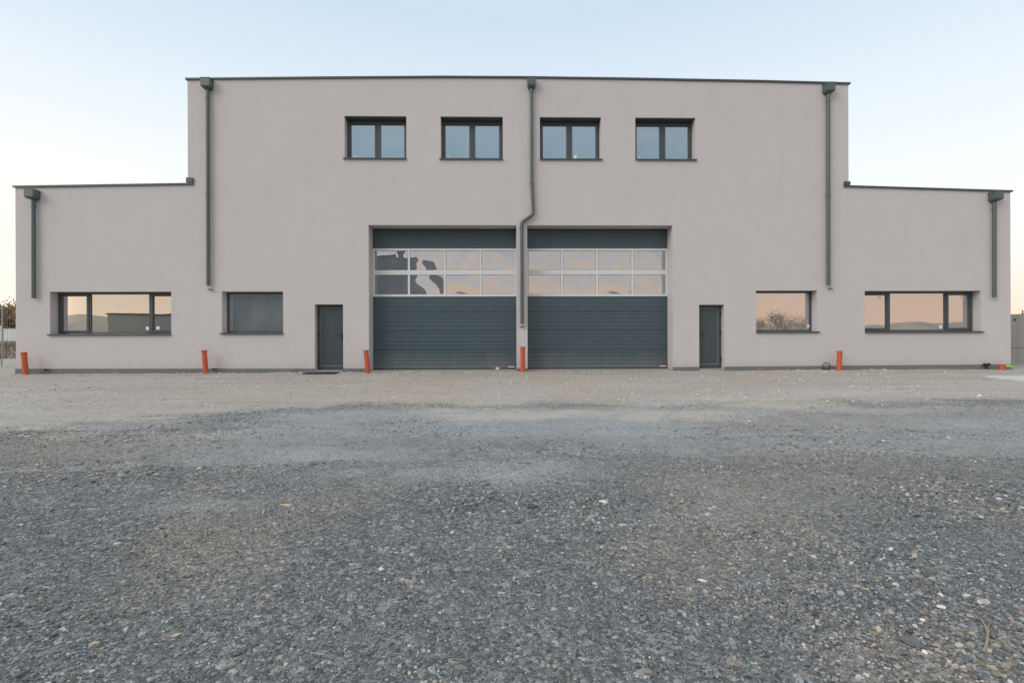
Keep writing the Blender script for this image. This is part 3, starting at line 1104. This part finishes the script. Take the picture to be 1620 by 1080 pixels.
def scatter():
    X, Y, Rr = [], [], []
    for d0, d1, dens, med, sig in ((1.05, 2.0, 13500, .0033, .45), (2.0, 3.0, 8000, .0039, .45), (3.0, 4.4, 3200, .0046, .42), (4.4, 7.6, 900, .006, .4), (7.6, 15.25, 45, .010, .4)):
        wmax = 1.1 * d1 + .6
        n = int(dens * 2 * wmax * (d1 - d0))
        d = RNG.uniform(d0, d1, n)
        x = RNG.uniform(-wmax, wmax, n)
        keep = np.abs(x) < 1.1 * d + .6
        d, x = d[keep], x[keep]
        X.append(x); Y.append(CAM_Y + d)
        Rr.append(np.clip(med * np.exp(RNG.normal(0, sig, len(d))), .002, .026))
    X.append(RNG.uniform(-15, 16.4, 2600)); Y.append(-.03 - np.abs(RNG.normal(0, .28, 2600)))   # rubble along the wall foot
    Rr.append(np.clip(.009 * np.exp(RNG.normal(0, .5, 2600)), .004, .03))
    x, y, r_ = map(np.concatenate, (X, Y, Rr))
    dirt, dust, brown = masks(x, y)
    keepp = (1 - .93 * sstep(.35, .75, dirt)) * (1 - .85 * np.clip(dust * 1.15, 0, 1)) * (.55 + .45 * sstep(.35, .6, fbm(x * 1.7, y * 2.2, 91, 3)))
    far = (y - CAM_Y) > 7.6
    keepp = np.where(far, 1.0, keepp)
    k = (RNG.random(len(x)) < keepp) & (y < -.03)
    x, y, r_, dirt, dust, brown, far = (q[k] for q in (x, y, r_, dirt, dust, brown, far))
    r_ = r_ * (.72 + .75 * sstep(.4, .72, fbm(x * 1.1 + 4, y * 1.3, 111, 3)) + .45 * blob(x, y, 1.6, -13.7, .9, .5))
    n = len(x)
    z = gheight(x, y)
    sc = np.stack([r_ * RNG.uniform(.85, 1.5, n), r_ * RNG.uniform(.7, 1.1, n), r_ * RNG.uniform(.5, .9, n)], -1)
    V = IV[None] * (1 + RNG.normal(0, .17, (n, 12, 1))) * sc[:, None, :]
    tl = RNG.normal(0, .3, n)
    ct, st = np.cos(tl)[:, None], np.sin(tl)[:, None]
    V = np.stack([V[..., 0], V[..., 1] * ct - V[..., 2] * st, V[..., 1] * st + V[..., 2] * ct], -1)
    a = RNG.uniform(0, 2 * math.pi, n)
    ca, sa = np.cos(a)[:, None], np.sin(a)[:, None]
    V = np.stack([V[..., 0] * ca - V[..., 1] * sa, V[..., 0] * sa + V[..., 1] * ca, V[..., 2]], -1)
    V += np.stack([x, y, z + sc[:, 2] * .35], -1)[:, None]
    F = IF[None] + (np.arange(n) * 12)[:, None, None]
    # stone tones: mostly slate grey, some buff, few white
    u = RNG.random(n)
    g = np.exp(RNG.normal(math.log(.158), .36, n))
    base = np.stack([g * .92, g * 1.0, g * 1.04], -1)
    buff = np.stack([g * 1.3 + .07, g * 1.18 + .058, g * 1.0 + .045], -1)
    white = np.stack([.46 + .1 * RNG.random(n)] * 3, -1) * np.array([1, .96, .9])
    rose = np.stack([g * 1.35 + .05, g * 1.05 + .03, g * .93 + .03], -1)
    c = np.where((u < .09 + .42 * brown + .1 * dirt)[:, None], buff, base)
    c = np.where((u > .978)[:, None], white, c)
    c = np.where(((u > .955) & (u < .978))[:, None], rose, c)
    dm = (.55 * dust + .35 * dirt)[:, None]
    c = c * (1 - dm) + dm * np.array([.33, .35, .36])
    c = np.where((far & (u < .97))[:, None], np.stack([.33 + .22 * RNG.random(n)] * 3, -1) * np.array([1, .95, .87]), c)
    o = np_mesh('gravel', V.reshape(-1, 3), F.reshape(-1, 3), make_stone_mat())
    at = o.data.attributes.new('tone', 'FLOAT_COLOR', 'POINT')
    cc = np.ones((n, 12, 4), np.float32)
    cc[..., :3] = c[:, None]
    at.data.foreach_set('color', cc.ravel())
    tag(o, 'loose crushed grey gravel with scattered pale and buff stones', 'gravel', kind='stuff')
    print('stones', n)


scatter()

# ------------------------------------------------------------------ left background: fence, bank plants, white wall, bushes
FY = 5.0
fe = empty('mesh_fence', (-21, FY, 0), 'galvanised wire mesh fence with grey posts left behind the building', 'fence')
for k in range(5):
    px = -18.05 - 2.5 * k
    MB().box(-.022, .022, -.02, .02, -.1, 2.5).box(-.026, .026, -.024, .024, 2.5, 2.52).build('post', M['zinc'], fe, (px + 21, 0, 0))
for k in range(5):
    px = -15.55 - 2.5 * k
    m = MB()
    xa, xb = px - 2.47, px - .03
    if k == 0:
        xb = -15.3
    for q in range(int((xb - xa) / .1) + 1):
        xx = xa + q * .1
        m.box(xx - .003, xx + .003, -.027, -.021, .36, 2.42)
    for q in range(11):
        zz = .38 + q * .2
        m.box(xa, xb, -.034, -.028, zz - .0035, zz + .0035)
    m.v = [(a + 21, b, c_) for a, b, c_ in m.v]
    m.build('mesh_panel', M['zinc'], fe)
bd = MB()
for k in range(5):
    px = -15.55 - 2.5 * k
    bd.box((-15.3 if k == 0 else px - .035) + 21, px - 2.465 + 21, -.026, .026, -.1, .34)
bd.build('base_board', M['concrete_pale'], fe)

wl = MB().box(-90, -30, 0, .3, -.5, 1.55).box(-90, -30, -.03, .33, 1.55, 1.62)
o = wl.build('boundary_wall', M['farwall'], None, (0, 31, .65))
tag(o, 'long low white wall beyond the mesh fence at far left', 'wall')


def branches(mb, p, d, L, r, lvl, rnd, tips):
    q = p + d * L
    mb.tube([p, p.lerp(q, .5) + Vector((rnd.uniform(-.06, .06), rnd.uniform(-.06, .06), 0)) * L, q], r, 6, caps=False, radii=[r, r * .82, r * .62])
    tips.append(q)
    if lvl == 0:
        return
    for k in range(rnd.choice((2, 3, 3))):
        a = rnd.uniform(0, 2 * math.pi)
        s = rnd.uniform(.35, .75)
        nd = (d + Vector((math.cos(a) * s, math.sin(a) * s, rnd.uniform(-.05, .25)))).normalized()
        branches(mb, p.lerp(q, rnd.uniform(.6, 1.0)), nd, L * rnd.uniform(.6, .8), r * .58, lvl - 1, rnd, tips)


def plant(name, loc, h, lvl, leafm, nleaf, lsize, label, cat, group, seed, stems=1, spread=.0, bark='bark'):
    rnd = random.Random(seed)
    root = empty(name, loc, label, cat, group)
    tb, tips = MB(), []
    for k in range(stems):
        a = rnd.uniform(0, 6.28)
        d = Vector((math.cos(a) * spread, math.sin(a) * spread, 1)).normalized()
        branches(tb, Vector((math.cos(a) * .1 * stems * .3, math.sin(a) * .1 * stems * .3, -.1)), d, h * .34, h * .022, lvl, rnd, tips)
    tb.build('trunk' if stems == 1 else 'branches', M[bark], root, smooth=True)
    if nleaf:
        lf = MB()
        for k in range(nleaf):
            c_ = rnd.choice(tips) + Vector((rnd.gauss(0, .09), rnd.gauss(0, .09), rnd.gauss(0, .08))) * h * .9
            if c_.z < .1:
                continue
            a = Vector((rnd.gauss(0, 1), rnd.gauss(0, 1), rnd.gauss(0, 1))).normalized()
            b = a.cross(Vector((rnd.gauss(0, 1), rnd.gauss(0, 1), rnd.gauss(0, 1)))).normalized()
            s = lsize * rnd.uniform(.6, 1.4)
            lf.face(c_ - a * s, c_ - b * s * .45, c_ + a * s, c_ + b * s * .45)
        me = bpy.data.meshes.new('foliage')
        me.from_pydata(lf.v, [], lf.f)
        me.materials.append(leafm)
        o_ = bpy.data.objects.new('foliage', me)
        COL.objects.link(o_)
        o_.parent = root
    return root


BG = 'brown shrubs behind the white wall'
bush = [(-47.5, 34, 4.6, 'leaf_a', 'tall brown shrub at the left picture edge beyond the white wall'),
        (-46.0, 35.5, 4.3, 'leaf_b', 'olive brown shrub beyond the white wall, in the middle of the row'),
        (-45.0, 33.8, 3.7, 'leaf_a', 'lower brown shrub beyond the white wall, right beside the building corner'),
        (-49.5, 36, 4.8, 'leaf_b', 'olive shrub just outside the left edge beyond the white wall'),
        (-43.0, 35, 3.4, 'leaf_a', 'brown shrub beyond the white wall hidden by the building corner')]
for i, (x, y, h, lm, lab) in enumerate(bush[:4]):
    plant('shrub', (x, y, .7), h * 1.12, 3, M[lm], 9000, .15, lab, 'shrub', BG, 40 + i, stems=5, spread=.45)

wd = MB()
rw = random.Random(5)
for k in range(12000):
    x, y = rw.uniform(-34, -17.2), rw.uniform(6.6, 22)
    z = gz(x, y)
    hh = rw.uniform(.08, .38)
    a = rw.uniform(0, 3.14)
    ex, ey = math.cos(a) * .03, math.sin(a) * .03
    lx, ly = rw.gauss(0, .12), rw.gauss(0, .12)
    wd.face((x - ex, y - ey, z - .02), (x + ex, y + ey, z - .02), (x + lx, y + ly, z + hh))
me = bpy.data.meshes.new('dry_weeds')
me.from_pydata(wd.v, [], wd.f)
me.materials.append(M['weeds'])
o = bpy.data.objects.new('dry_weeds', me)
COL.objects.link(o)
tag(o, 'dry brown weeds on the bank behind the mesh fence', 'weeds', kind='stuff')

# right background: concrete wall and a far mast
cw = empty('concrete_wall', (22, 3, 0), 'grey cast concrete wall with panel joints right behind the building', 'wall')
xe = [16.46, 17.93, 19.94, 21.95, 23.96, 25.97, 27.98, 30]
for a, b in zip(xe, xe[1:]):
    for za, zb_ in ((-.2, .66), (.672, 1.965)):
        MB().box(a + .006, b - .006, 0, .18, za, zb_).build('wall_panel', M['concrete'], cw, (-22, 0, 0), bevel=.008)
MB().box(16.47, 29.98, .03, .15, -.2, 1.93).build('joint_fill', M['plinth'], cw, (-22, 0, 0))
MB().tube([(19.80, -.012, 1.75), (19.80, -.001, 1.75)], .045, 14).build('hole_shade_disc', M['black'], cw, (-22, 0, 0))  # flat black disc stands for the shaded depth of a hole
ms = MB().tube([(0, 0, -.5), (0, 0, 5.6)], .1, 8, radii=[.16, .08])
for zz in (5.0, 4.4):
    ms.box(-.5, .5, -.04, .04, zz, zz + .08)
o = ms.build('utility_pole', M['bark'], None, (85.0, 62, 0))
tag(o, 'distant utility pole rising above the concrete wall at far right', 'pole')

# ------------------------------------------------------------------ what stands across the yard (seen mirrored in the glass)
hl = empty('industrial_hall', (-20, -36, 0), 'dark grey clad hall across the yard, mirrored in the left garage panes and square window', 'building')
m = MB().box(-11, 10.5, -16, 0, 0, 10.4)
m.build('wall', M['hall'], hl)
m = MB().box(-11.1, 10.6, -16.1, .08, 10.4, 10.6)
m.build('roof_coping', M['metal'], hl)
for xx in (3,):
    MB().box(xx, xx + 4, .004, .06, 0, 4.2).build('door', M['metal'], hl)
sh = empty('low_shed', (-55, -60, 0), 'low flat roofed grey shed across the yard, mirrored in the wide left window', 'building')
MB().box(-6, 8, -10, 0, 0, 5.2).build('wall', M['shed'], sh)
MB().box(-6.2, 8.2, -10.2, .2, 5.2, 5.4).build('roof', M['metal'], sh)
MB().box(-5.6, -4.2, .004, .05, 0, 2.4).build('door', M['shed'], sh)


def mound(name, cx, cy, lx, ly, h, seed):
    n, k = 60, 16
    v, f = [], []
    for j in range(k + 1):
        for i in range(n + 1):
            u, w_ = i / n * 2 - 1, j / k * 2 - 1
            e = max(0, 1 - abs(w_) ** 2) * max(0, 1 - abs(u) ** 4)
            z = h * e * (.45 + .9 * float(fbm(np.array([u * 4.0 + seed]), np.array([w_ * 1.5]), seed, 4)[0])) - .05
            v.append((u * lx, w_ * ly, z))
    for j in range(k):
        for i in range(n):
            a = j * (n + 1) + i
            f.append((a, a + 1, a + n + 2, a + n + 1))
    o_ = np_mesh(name, np.array(v), np.array(f), M['mound'], True)
    o_.location = (cx, cy, 0)
    tag(o_, kind='structure')


mound('hill', -70, -74, 45, 10, 5.6, 3)
mound('hill', 76, -78, 45, 10, 4.3, 8)
mound('hill', 5, -120, 50, 10, 3.0, 13)
TG = 'bare trees across the yard mirrored in the right window'
rows = [(43, -68, 4.2, 'small bare tree across the yard, leftmost in the mirrored row'), (46.5, -70, 5.2, 'bare tree across the yard with a leaning crown, second in the row'),
        (49, -70, 6.6, 'tallest bare tree across the yard, middle of the mirrored row'), (51.5, -71, 5.6, 'bare tree across the yard just beside the tallest one'),
        (54.5, -70, 5.9, 'second tallest bare tree across the yard, near the row end'), (57.5, -71, 5.0, 'bare tree at the far end of the row across the yard')]
for i, (x, y, h, lab) in enumerate(rows):
    plant('tree', (x, y, 0), h * 1.1, 4, M['leaf_c'], 900, .10, lab, 'tree', TG, 90 + i, bark='bark_pale')

for o in bpy.data.objects:
    if '_o' in o:
        del o['_o']
